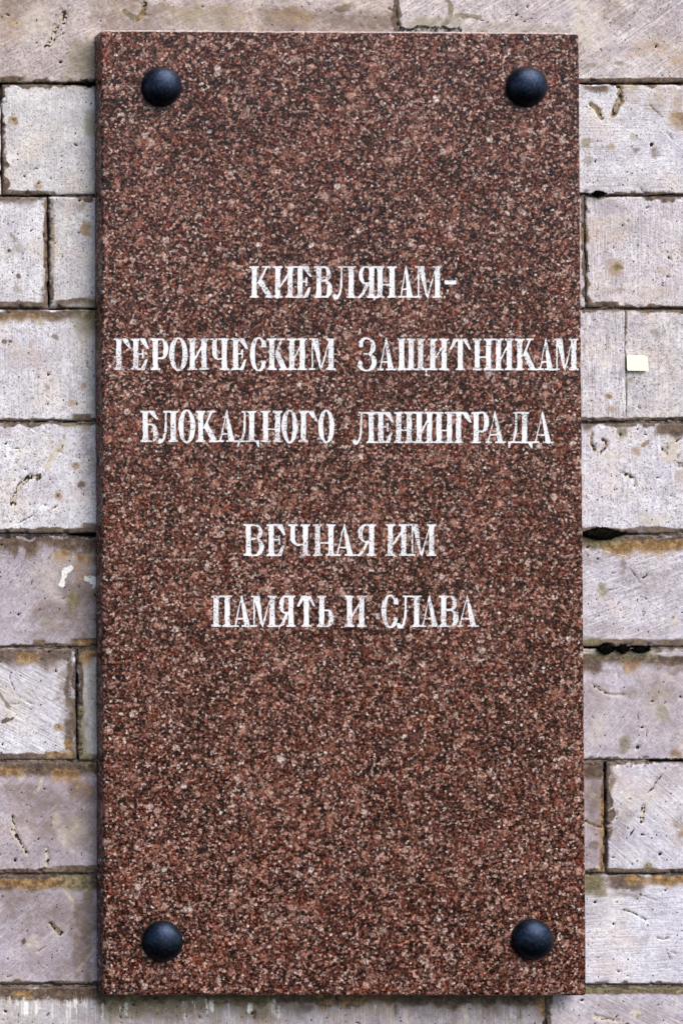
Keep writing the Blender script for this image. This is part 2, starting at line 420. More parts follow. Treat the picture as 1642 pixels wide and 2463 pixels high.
# soft blobs: kind, x, y, rx, ry, strength
BLOBS = [
 ('brown',150,1480,90,60,.40),('brown',110,1960,80,60,.38),('brown',90,2210,100,50,.40),('brown',1560,1660,90,40,.36),('brown',1560,1400,80,40,.30),('brown',1480,1990,50,50,.34),('brown',195,1430,60,110,.50),('brown',205,1500,40,50,.45),('brown',200,1965,46,90,.42),('brown',60,1905,90,30,.36),('brown',205,2250,38,110,.50),('brown',60,2160,110,26,.38),('brown',150,2335,80,30,.34),
 ('brown',20,1590,120,22,.4),('brown',160,1690,26,120,.42),('cream',90,1400,60,40,.35),('ochre',196,1370,24,26,.55),('ochre',205,1900,30,26,.40),('ochre',150,2125,50,14,.5),
 ('brown',1430,1345,40,20,.4),('brown',1620,1600,60,26,.42),('brown',1430,1930,30,90,.42),('brown',1500,2150,60,16,.45),('ochre',1640,1130,26,40,.4),('ochre',1560,120,70,30,.35),('brown',1500,30,90,40,.32),('ochre',1600,240,50,40,.4),
 ('cream',1590,1700,40,60,.4),('cream',1440,1760,30,40,.35),('brown',1640,1980,26,60,.38),('mauve',1480,1960,60,60,.4),('mauve',60,1650,70,60,.3),('ochre',20,60,50,60,.34),('brown',300,20,120,40,.42),('ochre',700,40,60,24,.4),('brown',860,50,90,30,.4),
 ('ochre',1450,560,60,40,.30),('ochre',1580,700,50,24,.30),('ochre',60,860,60,40,.26),('ochre',120,600,20,60,.30),('brown',210,1120,24,80,.30),
 ('ochre',32,290,12,14,.9),('dark',32,288,5,6,.7),('ochre',93,443,12,12,.8),('dark',92,440,5,5,.55),('ochre',205,550,16,18,.8),('mauve',170,490,42,26,.5),('olive',196,497,12,14,.6),
 ('olive',22,603,6,6,.9),('dark',22,603,4,4,.9),('olive',45,595,14,12,.5),('brown',30,575,12,14,.5),('olive',40,695,12,12,.5),('brown',45,663,7,7,.7),
 ('brown',134,810,10,10,.6),('brown',10,821,7,6,.8),('brown',24,820,6,6,.8),('ochre',76,828,9,12,.4),('dark',117,900,5,7,.8),('brown',114,930,12,14,.35),('ochre',200,928,11,10,.7),('ochre',178,970,14,10,.5),
 ('ochre',182,1121,16,9,.8),('dark',182,1118,6,4,.5),('brown',194,1166,11,13,.75),('ochre',139,1192,10,10,.8),('dark',139,1192,4,5,.6),('ochre',222,1120,10,16,.5),
 ('mauve',110,1400,70,70,.6),('mauve',190,1480,60,60,.55),('olive',175,1446,22,20,.85),('dark',172,1440,9,10,.45),('cream',178,1455,10,10,.6),('olive',115,1500,12,8,.7),('cream',140,1440,18,10,.5),('mauve',120,1530,70,18,.6),
 ('ochre',141,1750,12,10,.9),('dark',141,1750,3,4,.6),('ochre',165,1790,12,14,1),('cream',160,1735,20,8,.5),('cream',15,1690,40,40,.35),
 ('cream',50,1864,10,12,1),('cream',138,1972,12,24,.8),('mauve',90,1930,60,50,.7),('mauve',140,2020,50,60,.8),('cream',178,2000,40,40,.55),('mauve',40,2060,60,25,.5),('mauve',190,1930,30,50,.4),
 ('mauve',60,2170,80,30,.8),('mauve',130,2180,50,40,.7),('olive',132,2230,16,12,.4),('brown',58,2266,6,7,.9),('mauve',120,2280,80,60,.5),('mauve',220,2200,18,60,.8),('mauve',170,2330,50,30,.6),('cream',85,2270,22,18,.45),
 ('cream',826,12,16,12,1),('brown',826,20,30,14,.6),('olive',1490,150,16,6,.6),('cream',1435,60,30,60,.4),('cream',80,50,40,50,.4),('brown',150,25,10,14,.5),('mauve',1600,40,60,60,.35),('mauve',1390,130,40,50,.3),
 ('olive',1412,342,14,16,.75),('olive',1412,388,14,12,.7),('ochre',1468,352,14,10,.5),('olive',1525,330,12,10,.55),('brown',1530,360,12,10,.55),('brown',1575,370,14,16,.45),('dark',1567,347,5,5,1),('mauve',1630,250,12,30,.3),
 ('ochre',1485,641,14,12,1),('olive',1485,641,9,8,1),('ochre',1475,645,26,20,.6),('dark',1606,664,5,4,1),('mauve',1470,500,50,24,.6),('mauve',1530,545,40,24,.45),('ochre',1590,650,20,10,.4),('brown',1480,700,40,10,.35),('cream',1480,530,60,12,.3),
 ('ochre',1464,955,10,9,1),('dark',1464,957,4,4,.5),('ochre',1468,985,12,9,.6),('olive',1515,912,10,8,.55),('brown',1585,805,20,20,.35),('cream',1490,816,5,6,.9),('cream',1450,870,14,14,.5),
 ('olive',1496,1042,12,18,.9),('dark',1493,1046,4,5,.9),('cream',1500,1048,7,10,.6),('ochre',1528,1085,18,12,.55),('cream',1612,1078,28,26,.9),('dark',1606,1078,18,24,.50),('dark',1635,1115,14,12,.5),('cream',1565,1250,50,16,.6),('cream',1480,1098,40,8,.6),
 ('olive',1450,1416,13,18,.75),('cream',1452,1425,9,9,.6),('brown',1500,1357,10,10,.5),('cream',1622,1495,10,18,.8),('brown',1620,1485,6,6,.6),('mauve',1440,1510,60,14,.4),('mauve',1570,1520,50,14,.4),
 ('mauve',1430,1690,40,80,.55),('mauve',1600,1690,50,80,.6),('mauve',1520,1740,60,60,.35),('olive',1503,1793,15,22,.75),('olive',1595,1715,18,24,.5),('dark',1547,1751,5,3,1),('dark',1535,1799,6,5,.9),('ochre',1625,1815,18,14,.7),('dark',1620,1818,12,8,.4),('mauve',1620,1790,40,30,.5),('cream',1640,1780,14,30,.4),
 ('mauve',1425,1915,30,60,.9),('mauve',1425,2060,30,30,.7),('cream',1427,1914,8,6,.9),('cream',1450,1950,6,10,1),('cream',1470,1893,10,14,1),('brown',1430,2035,22,14,.5),('cream',1437,2090,8,8,.8),('cream',1540,1920,40,40,.4),('mauve',1610,1870,40,40,.5),('ochre',1640,2000,10,12,.5),('olive',1555,2083,13,13,1),('dark',1587,2054,5,5,1),('brown',1482,1955,6,10,.5),
 ('mauve',1430,2180,40,30,.35),('dark',1430,2172,5,4,1),('dark',1476,2224,3,3,.9),('dark',1488,2338,5,4,.8),('dark',1512,2348,7,4,.7),('mauve',1480,2425,60,24,.55),('mauve',1560,2440,60,30,.5),('cream',1530,2440,11,14,.9),('olive',1535,2446,6,10,.6),('cream',1440,2446,10,8,1),('cream',1628,2425,5,14,.8),('mauve',1000,2440,90,25,.5),('mauve',820,2430,40,20,.4),('mauve',1180,2440,90,20,.4),
]
# strokes: kind, width, points (fossil tubes, drill marks, cracks)
STROKES = [
 ('fossil',13,[(155,32),(153,52)]),('fossil',13,[(133,64),(128,92),(110,114)]),('dark',4,[(112,56),(122,62)]),('tube',13,[(346,8),(344,32),(330,46)]),('olive',13,[(330,46),(300,28)]),
 ('dark',4,[(1,60),(2,100),(4,120)]),
 ('olive',12,[(1075,-4),(1086,14),(1084,40),(1066,62)]),('cream',9,[(1086,12),(1104,34)]),('olive',12,[(1100,34),(1122,36),(1155,40)]),('dark',4,[(1110,30),(1128,40),(1150,42)]),
 ('tube',11,[(1420,249),(1436,260),(1447,282)]),('tube',15,[(1492,212),(1491,240),(1475,274)]),('dark',4,[(1493,215),(1498,245)]),
 ('crack',3,[(1563,252),(1580,268),(1592,282)]),('crack',3,[(1603,318),(1620,336)]),
 ('ring',2.5,[(212,870),(208,878),(214,885),(220,884)]),
 ('cream',14,[(155,1062),(128,1095),(112,1122)]),('crack',4,[(152,1072),(146,1088),(140,1086)]),('fossil',13,[(95,1148),(70,1146),(50,1164),(38,1186),(30,1212)]),('brown',5,[(97,1140),(88,1155)]),
 ('crack',2.5,[(122,1150),(124,1162),(128,1162)]),('crack',3,[(88,1230),(70,1245),(48,1256)]),
 ('white',12,[(172,1366),(158,1372),(152,1390),(148,1406)]),('white',24,[(226,1396),(238,1402)]),('white',8,[(206,1392),(214,1396)]),
 ('crack',2.5,[(24,1622),(27,1640),(36,1664)]),('crack',2.5,[(28,1694),(44,1694),(49,1676)]),('crack',3,[(64,1688),(76,1694)]),('crack',2.5,[(76,1664),(86,1676)]),('olive',9,[(-4,1664),(8,1682),(20,1700)]),('crack',2.5,[(5,1735),(20,1726)]),('brown',9,[(8,1738),(30,1728)]),
 ('cream',8,[(101,1872),(97,1894),(84,1906)]),('fossil',9,[(31,1966),(33,2000),(50,2030),(64,2054)]),('fossil',11,[(112,2042),(115,2066),(110,2090)]),
 ('cream',8,[(152,2122),(158,2145),(172,2165),(178,2190)]),('tube',11,[(122,2222),(134,2234),(148,2246)]),('cream',8,[(214,2300),(200,2318),(186,2338)]),
 ('white',2.2,[(-10,2246),(60,2290),(160,2364)]),('crack',3,[(125,2303),(125,2308)]),('crack',5,[(20,2352),(28,2348)]),('dark',4,[(50,2190),(56,2194)]),('crack',3,[(90,2292),(108,2278)]),
 ('crack',2.5,[(47,2405),(45,2463)]),('brown',9,[(616,2400),(612,2448)]),('brown',6,[(380,2400),(378,2440)]),('brown',8,[(298,2400),(302,2446)]),('cream',8,[(1112,2420),(1126,2455)]),('brown',10,[(1306,2400),(1310,2440)]),('crack',2,[(1350,2405),(1356,2430)]),
 ('tube',9,[(1424,1042),(1424,1066),(1432,1082)]),('tube',8,[(1450,1056),(1460,1062),(1456,1080),(1446,1088)]),('dark',3,[(1458,1104),(1478,1098),(1494,1090)]),('fossil',8,[(1493,1136),(1514,1144),(1528,1152),(1528,1168)]),('ochre',8,[(1546,1072),(1560,1062)]),
 ('crack',3,[(1478,1174),(1478,1180)]),('crack',3,[(1518,1370),(1530,1386),(1540,1402)]),('crack',2.5,[(1465,1420),(1482,1417)]),('ring',3,[(1545,1470),(1552,1472),(1548,1482)]),('crack',3,[(1540,1436),(1555,1440)]),
 ('fossil',6,[(1424,1646),(1440,1658),(1466,1672),(1500,1672)]),('crack',2.5,[(1536,1718),(1538,1738),(1532,1764)]),('crack',3,[(1558,1760),(1553,1778)]),
 ('tube',6,[(1409,1976),(1424,1984),(1440,1990),(1456,1990)]),('crack',4,[(1590,1866),(1574,1890),(1558,1908)]),('fossil',9,[(1546,1940),(1543,1970),(1544,1978)]),('crack',4,[(1524,1996),(1514,2012)]),
 ('crack',4,[(1500,2189),(1524,2198),(1555,2214)]),('crack',5,[(1580,2256),(1592,2261),(1606,2257)]),('crack',3,[(1538,2152),(1565,2162),(1586,2170)]),('crack',3,[(1614,2290),(1626,2296)]),('crack',4,[(1607,2294),(1612,2308)]),('fossil',9,[(1432,2446),(1460,2452),(1486,2456)]),
 ('white',2.5,[(1440,1322),(1560,1352),(1680,1388)]),('white',2,[(1405,1362),(1540,1396),(1680,1436)]),('white',2.5,[(1405,1380),(1520,1418),(1680,1462)]),('white',2,[(1430,1430),(1560,1462),(1680,1500)]),('white',2.2,[(1405,1450),(1520,1488),(1600,1518)]),('white',2,[(1500,1330),(1680,1380)]),
 ('white',2,[(1460,1905),(1510,1866)]),('white',2.2,[(1462,1930),(1530,1880)]),('white',2.5,[(1462,1950),(1520,1908)]),('white',2,[(1460,1990),(1530,1935)]),('white',2,[(1462,2000),(1520,1958)]),('white',2,[(1465,2050),(1530,1990)]),('white',2,[(1590,1900),(1650,1850)]),('white',2,[(1600,1945),(1660,1890)]),
 ('crack',4,[(1496,740),(1503,748)]),
]
DR = random.Random(5)
DRIPS = []     # lime runs: kind, x, y0, y1, half width, strength
for (xa, xb, n, ya, kinds) in ((-20, 215, 46, 2402, ('white',)), (215, 700, 60, 2408, ('cream', 'white', 'brown')), (700, 980, 22, 2412, ('white', 'cream', 'ochre')),
                               (-20, 250, 26, 1318, ('brown',)), (175, 250, 18, 770, ('olive', 'cream')), (1400, 1560, 20, 1602, ('brown',)), (230, 1330, 70, 2402, ('brown', 'olive'))):
    for _ in range(n):
        y = ya + DR.uniform(-8, 12)
        DRIPS.append((DR.choice(kinds), DR.uniform(xa, xb), y, y + DR.uniform(15, 60 if ya > 2000 else 32), DR.choice((.8, 1.2, 1.6, 2.4, 4.5, 7.0)), DR.uniform(.12, .62) + (.22 if ya > 2000 else 0)))
KI = {'brown': 0, 'ochre': 1, 'olive': 2, 'dark': 3, 'cream': 4, 'mauve': 5, 'smooth': 6, 'white': 7}

def seg_dist(PX, PY, pts):
    d = np.full(PX.shape, 1e9)
    for (x0, y0), (x1, y1) in zip(pts[:-1], pts[1:]):
        vx, vy = x1 - x0, y1 - y0
        t = np.clip(((PX - x0) * vx + (PY - y0) * vy) / (vx * vx + vy * vy + 1e-9), 0, 1)
        d = np.minimum(d, np.hypot(PX - x0 - t * vx, PY - y0 - t * vy))
    return d

def marks(PX, PY):
    """eight layers of stain and mark on the stone face, plus relief in pixels"""
    K = np.zeros(PX.shape + (8,)); R = np.zeros(PX.shape)
    bx0, bx1, by0, by1 = PX.min(), PX.max(), PY.min(), PY.max()
    def put(k, m):
        K[..., k] = np.maximum(K[..., k], m)
    for i, (kind, x0, x1, y0, y1, fe, rag, st) in enumerate(BANDS):
        if x1 + 60 < bx0 or x0 - 60 > bx1 or y1 + 60 < by0 or y0 - 60 > by1:
            continue
        ys = 0.45 if (y1 - y0) < 60 else 1.0
        n = (fbm(PX / 26, PY / 26 * ys, 40 + i, 4) - 0.5) * 2.6 * rag
        wide = x1 - x0
        fx = max(fe, min(.30 * wide, 30)) if kind != 'dark' and wide < 240 and wide > 30 else fe
        n2 = (fbm(PX / 60, PY / 60, 140 + i, 3) - 0.5) * 2.2 * rag
        n = n + n2
        sx = sstep(x0 - fx * .6, x0 + fx, PX + n) * sstep(x1 + fx * .6, x1 - fx, PX + n)
        ft = fe * (2.2 if (y1 - y0) < 60 else 1.2)
        sy = sstep(y0 - fe * .6, y0 + fe * .6, PY + n * .5) * sstep(y1 + ft, y1 - ft, PY + n)
        put(KI[kind], sx * sy * st)
    for i, (kind, x, y, rx, ry, st) in enumerate(BLOBS):
        if x + 3 * rx < bx0 or x - 3 * rx > bx1 or y + 3 * ry < by0 or y - 3 * ry > by1:
            continue
        q = np.hypot((PX - x) / rx, (PY - y) / ry)
        L = max(6, min(rx, ry) * .8)
        q = q + (fbm(PX / L, PY / L, 300 + i, 3) - 0.5) * 1.3
        m = sstep(1.45, 0.35, q) * st
        put(KI[kind], m)
        if kind in ('dark',):
            R += 3.0 * m
    for i, (kind, x, ya, yb, hw, st) in enumerate(DRIPS):
        if x + 12 < bx0 or x - 12 > bx1 or yb < by0 or ya > by1:
            continue
        q = np.abs(PX - x + (vnoise(PY / 14, PX * 0 + i, 3) - .5) * 4) / hw
        put(KI[kind], sstep(1.5, .4, q) * sstep(ya - 5, ya + 8, PY) * sstep(yb + 6, yb - 16, PY) * st * (.35 + .8 * vnoise(PX / 2.5, PY / 45, i)))
    for i, (kind, w, pts) in enumerate(STROKES):
        xs = [p[0] for p in pts]; ys = [p[1] for p in pts]
        if max(xs) + 20 < bx0 or min(xs) - 20 > bx1 or max(ys) + 20 < by0 or min(ys) - 20 > by1:
            continue
        wob = (fbm(PX / 7, PY / 7, 700 + i, 2) - 0.5)
        d = seg_dist(PX + wob * 3.5, PY + wob * 3, pts) + (fbm(PX / 9, PY / 9, 800 + i, 3) - .5) * w * .7
        h = w / 2
        body = sstep(h + 1.6, h - 1.6, d)
        rim = sstep(h * .35, h * .85, d) * body
        if kind == 'fossil':
            put(4, body * .85); put(2, rim * .75); put(3, body * sstep(.46, .62, vnoise(PX / 4.0, PY / 4.0, i)) * .85)
            R += 2.2 * body
        elif kind == 'tube':
            put(1, body * .85); put(2, body * sstep(.40, .65, fbm(PX / 9, PY / 9, i, 2)) * .95); put(0, rim * .8)
            put(3, body * sstep(.50, .68, vnoise(PX / 4.5, PY / 4.5, i)) * .8); R += 2.4 * body
        elif kind == 'crack':
            put(3, sstep(h + .8, h * .2, d) * sstep(.30, .55, vnoise(PX / 6, PY / 6, 900 + i)) * .9); put(0, body * .5); R += 2.0 * body
        elif kind == 'ring':
            put(0, body); put(3, body * .5); R += 1.5 * body
        else:
            put(KI[kind], body * (.95 if w > 4 else .55))
            if kind == 'white' and w < 4:
                K[..., 7] *= np.where((body > 0) & (fbm(PX / 12, PY / 12, i, 2) < .47), .45, 1)
    return K, R

# ------------------------------------------------------------------ the wall
WY = DEPTH
WX0, WX1 = unproject(-430, 1300, WY)[0].item(), unproject(2060, 1300, WY)[0].item()
WB = unproject(800, 2915, WY)[1].item()
wall = empty("stone_wall", (unproject(821, 2463, WY)[0].item(), WY, WB),
             label="weathered pale limestone block wall behind the granite plaque", category="wall")
wo = np.array(wall.location)

ROWS = [  # y0, y1, joints, [(tint, scratch angle, scratch amount) per stone]
 (-342, -71, [-430, 330, 1240, 2060], [((.95, .90, .88), .5, .45), ((.98, .94, .93), 1.57, .5), ((.95, .9, .9), .3, .5)]),
 (-71, 200, [-430, 956, 2060], [((.83, .72, .66), .42, .45), ((.93, .85, .84), .62, .75)]),
 (200, 470, [-430, 4, 690, 2060], [((.98, .93, .84), 1.5, .3), ((1.03, 1.03, 1.0), 1.57, .35), ((1.06, 1.06, 1.10), 0, .55)]),
 (470, 742, [-430, 117, 760, 1408, 2060], [((1.10, 1.10, 1.12), 1.57, .55), ((1.02, 1.02, 1.0), 1.57, .40), ((.95, .92, .95), 1.57, .4), ((1.0, .955, .98), 1.57, .65)]),
 (742, 1015, [-430, 680, 1504, 2060], [((1.07, 1.07, 1.09), 1.57, .50), ((1.0, .965, 1.0), 1.57, .95), ((1.0, .97, .96), 1.57, .35)]),
 (1015, 1285, [-430, 820, 2060], [((1.08, 1.09, 1.12), 1.4, .30), ((1.07, 1.06, 1.12), 1.57, .45)]),
 (1285, 1558, [-430, 600, 2060], [((.76, .71, .76), .9, .30), ((.93, .90, .97), .36, .65)]),
 (1558, 1831, [-430, 186, 900, 2060], [((1.06, 1.07, 1.14), -.5, .95), ((.84, .83, .80), 1.57, .45), ((.84, .78, .84), .9, .25)]),
 (1831, 2103, [-430, 750, 1457, 2060], [((.72, .65, .70), .8, .25), ((.66, .58, .62), 1.5, .25), ((.97, .96, 1.04), -.72, .60)]),
 (2103, 2373, [-430, 860, 2060], [((.72, .66, .73), .7, .28), ((1.06, 1.07, 1.16), .05, .65)]),
 (2373, 2644, [-430, 1315, 2060], [((.72, .68, .70), 1.57, .5), ((.82, .78, .85), -.5, .5)]),
 (2644, 2915, [-430, 420, 1540, 2060], [((.75, .70, .74), .5, .45), ((.80, .76, .8), 1.57, .5), ((.78, .74, .78), .3, .5)]),
]

def lines(a, b, dense, fine, coarse, far, hid=None):
    """grid lines from a to b: fine inside the dense spans, coarse elsewhere"""
    e = [a, a + .9, a + 2.2, a + 4.2]
    out = list(e); x = a + 4.2
    endl = [b - 4.2, b - 2.2, b - .9, b]
    while True:
        st = far
        for (p, q) in dense:
            if p - 4 <= x <= q:
                st = fine
            elif x < p:
                st = min(st, max(p - x, fine))
        if st > 10 and not (hid and hid[0] < x < hid[1]):
            st = 10                                  # beyond the picture, still in plain view from the side
        x += min(st, coarse)
        if x >= b - 4.2 - fine * .5:
            break
        out.append(x)
    return np.array(out + endl)

rng = np.random.default_rng(11)
bid = 0
for ri, (y0, y1, xs, props) in enumerate(ROWS):
    for k in range(len(xs) - 1):
        bid += 1
        x0, x1 = xs[k], xs[k + 1]
        hg = 1.9                                     # half joint, px
        if ri in (0, 1, 10, 11):
            dx = [(-25, 1668)]
        else:
            dx = [(-25, 252), (1378, 1668)]
        dy = {0: [], 1: [(-8, 205)], 10: [(2370, 2470)], 11: []}.get(ri, [(-100, 3000)])
        if ri in (0, 11):
            dx = []
        gl = .3 if (ri == 4 and k == 2) else hg; gr_ = .3 if (ri == 4 and k == 1) else hg
        gx = lines(x0 + gl, x1 - gr_, dx, 2.5, 60, 60, None if ri in (0, 11) else (252, 1378))
        gy = lines(y0 + hg, y1 - hg, dy, 2.5, 60, 60)
        GX, GY = np.meshgrid(gx, gy)
        # ragged edges
        eL = GX - gx[0]; eR = gx[-1] - GX; eT = GY - gy[0]; eB = gy[-1] - GY
        w1 = (fbm(GY / 30, GY * 0 + bid, 3, 4) - .5) * 3.6; w2 = (fbm(GY / 30, GY * 0 + bid, 4, 4) - .5) * 3.6
        h1 = (fbm(GX / 34, GX * 0 + bid, 5, 4) - .5) * 4.2; h2 = (fbm(GX / 34, GX * 0 + bid, 6, 4) - .5) * 4.2
        f = lambda e: np.exp(-(e / 9.0) ** 2)
        PX = GX + np.maximum(w1, -1.2) * f(eL) - np.maximum(w2, -1.2) * f(eR)
        PY = GY + np.maximum(h1, -1.2) * f(eT) - np.maximum(h2, -1.2) * f(eB)
        PX = CX + (PX - CX) * (1 + 4.9e-6 * (PY - (y0 + y1) / 2))   # plumb in the world
        K, R = marks(PX, PY)
        # rounded and chipped arrises
        e = np.minimum(np.minimum(eL, eR), np.minimum(eT, eB))
        r = 5.0
        rnd = np.where(e < r, r - np.sqrt(np.maximum(r * r - (r - np.minimum(e, r)) ** 2, 0)), 0)
        if ri == 4 and k > 0:                     # tight pointed joint, hardly seen
            e = np.minimum(np.minimum(eT, eB), (eL if k == 1 else eR) + 0 * eT)
        gr = fbm(PX / 22, PY / 22, 400 + bid, 4); gr2 = fbm(PX / 70, PY / 70, 430 + bid, 2)
        reach = np.maximum(0, (gr - .34) * 26 + (gr2 - .5) * 26)
        K[..., 0] = np.maximum(K[..., 0], sstep(reach + 3, reach - 3, e) * np.clip(.35 + gr, 0, 1) * (e < 40))
        K[..., 3] = np.maximum(K[..., 3], sstep(3.0, .5, e) * sstep(.44, .62, gr) * .7)
        chip = sstep(.60, .80, fbm(PX / 16, PY / 16, 90 + bid, 3)) * sstep(13, 2, e) * 6
        rel = R + rnd + chip + (fbm(PX / 60, PY / 60, 500 + bid, 4) - .5) * 3.0 + (vnoise(PX / 5, PY / 5, 77) - .5) * .7
        # separate pits
        npit = int((x1 - x0) * (y1 - y0) / 1100)
        for _ in range(npit):
            cx, cy = rng.uniform(x0 + 6, x1 - 6), rng.uniform(y0 + 6, y1 - 6)
            if fbm(np.array(cx / 70), np.array(cy / 70), 19, 3) < rng.uniform(.35, .68):
                continue
            rad = 0.8 + 3.0 * rng.random() ** 4
            el = rng.uniform(.45, 2.2); an = rng.uniform(0, 3.14)
            i0, i1 = np.searchsorted(gx, [cx - 9, cx + 9]); j0, j1 = np.searchsorted(gy, [cy - 9, cy + 9])
            if i1 - i0 < 4 or j1 - j0 < 4:
                continue
            sl = (slice(j0, j1), slice(i0, i1))
            qx = (PX[sl] - cx) * math.cos(an) + (PY[sl] - cy) * math.sin(an)
            qy = -(PX[sl] - cx) * math.sin(an) + (PY[sl] - cy) * math.cos(an)
            m = sstep(1.5, .5, np.hypot(qx / (rad * el), qy / (rad / el)))
            K[sl + (3,)] = np.maximum(K[sl + (3,)], m * .95)
            rel[sl] += m * rad * 1.4
        K[..., 6] = np.clip(sstep(1250, 1600, PY) * .55 + (fbm(PX / 80, PY / 80, 9, 3) - .45), 0, 1)
        off = (hash2(np.array([bid]), np.array([3]), 5)[0] - .5) * 5.0
        X, Z = unproject(PX, PY, WY)
        Yv = WY + (rel + off) * S
        V = np.stack([X, Yv, Z], -1)
        ny, nx = PX.shape
        idx = np.arange(ny * nx).reshape(ny, nx)
        Q = np.stack([idx[1:, :-1], idx[1:, 1:], idx[:-1, 1:], idx[:-1, :-1]], -1).reshape(-1, 4)
        ring = np.concatenate([idx[0, :-1], idx[:-1, -1], idx[-1, :0:-1], idx[:0:-1, 0]])
        Vf = V.reshape(-1, 3)
        back = Vf[ring].copy(); back[:, 1] = WY + 0.06
        nb = len(ring); base = len(Vf)
        a = ring; b = np.roll(ring, -1); c = base + np.roll(np.arange(nb), -1); d_ = base + np.arange(nb)
        Q = np.concatenate([Q, np.stack([a, b, c, d_], -1)])
        Vall = np.concatenate([Vf, back]) - wo
        o = np_mesh("stone_block", Vall, Q, STONE, wall)
        for nm, sl in (("marks_a", slice(0, 4)), ("marks_b", slice(4, 8))):
            at = o.data.attributes.new(nm, 'FLOAT_COLOR', 'POINT')
            arr = np.zeros((len(Vall), 4), np.float32)
            arr[:base] = K.reshape(-1, 8)[:, sl]
            arr[base:] = arr[ring]
            at.data.foreach_set("color", arr.ravel())
        tint, ang, amt = props[k]
        o["tint"] = [float(v) for v in tint]; o["scratch_angle"] = float(ang); o["scratch_amount"] = float(amt)

# dark bedding deep behind the stones
zt, zb = unproject(800, -342, WY)[1].item(), WB
bed_y = WY + 0.022
V = [(WX0, bed_y, zb), (WX1, bed_y, zb), (WX1, bed_y, zt), (WX0, bed_y, zt),
     (WX0, bed_y + .05, zb), (WX1, bed_y + .05, zb), (WX1, bed_y + .05, zt), (WX0, bed_y + .05, zt)]
mesh_obj("mortar_bed", V, [(0, 1, 2, 3), (5, 4, 7, 6), (0, 4, 5, 1), (1, 5, 6, 2), (2, 6, 7, 3), (3, 7, 4, 0)], BEDDING, wall, wo)

# mortar still filling the joints: lumpy strips, px ends and depth below the face (px)
FILL = [((125, 470), (250, 470), 2.5), ((-60, 742), (120, 742), 8), ((-60, 1016), (250, 1016), 1.5), ((-60, 1286), (165, 1286), 3), ((-60, 1557), (250, 1557), 2.5),
        ((-60, 1831), (250, 1831), 2), ((-60, 2103), (250, 2103), 2), ((-60, 2373), (250, 2373), 3), ((1395, 470), (1700, 470), 5),
        ((1395, 742), (1500, 742), 4), ((1500, 742), (1700, 742), 7), ((1395, 1014), (1700, 1014), 2.5), ((1500, 1284), (1700, 1284), 2.5), ((1565, 1559), (1700, 1559), 3), ((1395, 1831), (1560, 1831), 3),
        ((1395, 2103), (1460, 2103), 5), ((1460, 2103), (1700, 2103), 4), ((1395, 2373), (1700, 2373), 3), ((1408, 474), (1408, 738), 4), ((1504, 748), (1504, 1010), -1.6),
        ((956, -20), (956, 90), 3), ((1457, 1836), (1457, 2098), 6), ((186, 1562), (186, 1600), 4), ((40, 200), (150, 200), 4), ((1315, 2380), (1315, 2480), 3)]
for fi, (p, q, dep) in enumerate(FILL):
    L = math.hypot(q[0] - p[0], q[1] - p[1]); n = max(4, int(L / 4))
    ux, uy = (q[0] - p[0]) / L, (q[1] - p[1]) / L
    V = []; F = []
    prof = [-4.5, -2.5, -1, 1, 2.5, 4.5]
    for i in range(n + 1):
        s = L * i / n
        for j, t in enumerate(prof):
            x = p[0] + ux * s - uy * t; y = p[1] + uy * s + ux * t
            nz = float(fbm(np.array(x / 9.0), np.array(y / 9.0), 60 + fi, 3)) - .5
            g = float(vnoise(np.array(s / 38.0), np.array(float(fi)), 8))
            yy = WY + (dep + 3.0 + nz * 7 + (6 if g < .22 else 0) + abs(t) * .25) * S
            X, Z = unproject(x, y, yy)
            V.append((float(X), yy, float(Z)))
    m = len(prof)
    for i in range(n):
        for j in range(m - 1):
            F.append((i * m + j, i * m + j + 1, (i + 1) * m + j + 1, (i + 1) * m + j))
    # closed back
    nb = len(V)
    for i in range(n + 1):
        for j in (0, m - 1):
            x, y, z = V[i * m + j]; V.append((x, bed_y + .004, z))
    for i in range(n):
        F.append((i * m, (i + 1) * m, nb + (i + 1) * 2, nb + i * 2))
        F.append(((i + 1) * m + m - 1, i * m + m - 1, nb + i * 2 + 1, nb + (i + 1) * 2 + 1))
    mesh_obj("joint_mortar", V, F, MORTAR, wall, wo, smooth=True)

# ------------------------------------------------------------------ lettering: heavy stems, hairlines, flag serifs
H = 76.0
SW, T, OV = 13.0, 4.9, 5.5
def rect(x0, y0, x1, y1):
    return [(x0, y0), (x1, y0), (x1, y1), (x0, y1)]
def stem(x, s=SW, top=True, bot=True, lo=OV, hi=OV):
    P = [rect(x, 0, x + s, H)]
    if bot:
        P += [rect(x - lo, 0, x + s + hi, T), [(x - 2.5, T), (x + s + 2.5, T), (x + s, T + 3), (x, T + 3)]]
    if top:
        P += [rect(x - lo, H - T, x + s + hi, H), [(x, H - T - 3), (x + s, H - T - 3), (x + s + 2.5, H - T), (x - 2.5, H - T)]]
    return P
def arc(cx, cy, ro, ri, a0, a1, n=18, rc=0.0):
    """ring segment; ro, ri are (rx, ry)"""
    P = []
    for i in range(n):
        t0 = math.radians(a0 + (a1 - a0) * i / n); t1 = math.radians(a0 + (a1 - a0) * (i + 1) / n)
        P.append([(cx + ri[0] * math.cos(t0), cy + ri[1] * math.sin(t0)), (cx + ro[0] * math.cos(t0), cy + ro[1] * math.sin(t0)),
                  (cx + ro[0] * math.cos(t1), cy + ro[1] * math.sin(t1)), (cx + ri[0] * math.cos(t1), cy + ri[1] * math.sin(t1))])
    return P
def flag_r(w, top=True, d=27):
    """drooping wedge at the right end of a bar"""
    if top:
        return [[(w - 26, H - 1), (w - 9, H), (w + 1, H - d), (w - 6, H - d + 1)]]
    return [[(w - 20, 0), (w - 9, 0), (w - 1, d), (w - 7, d)]]
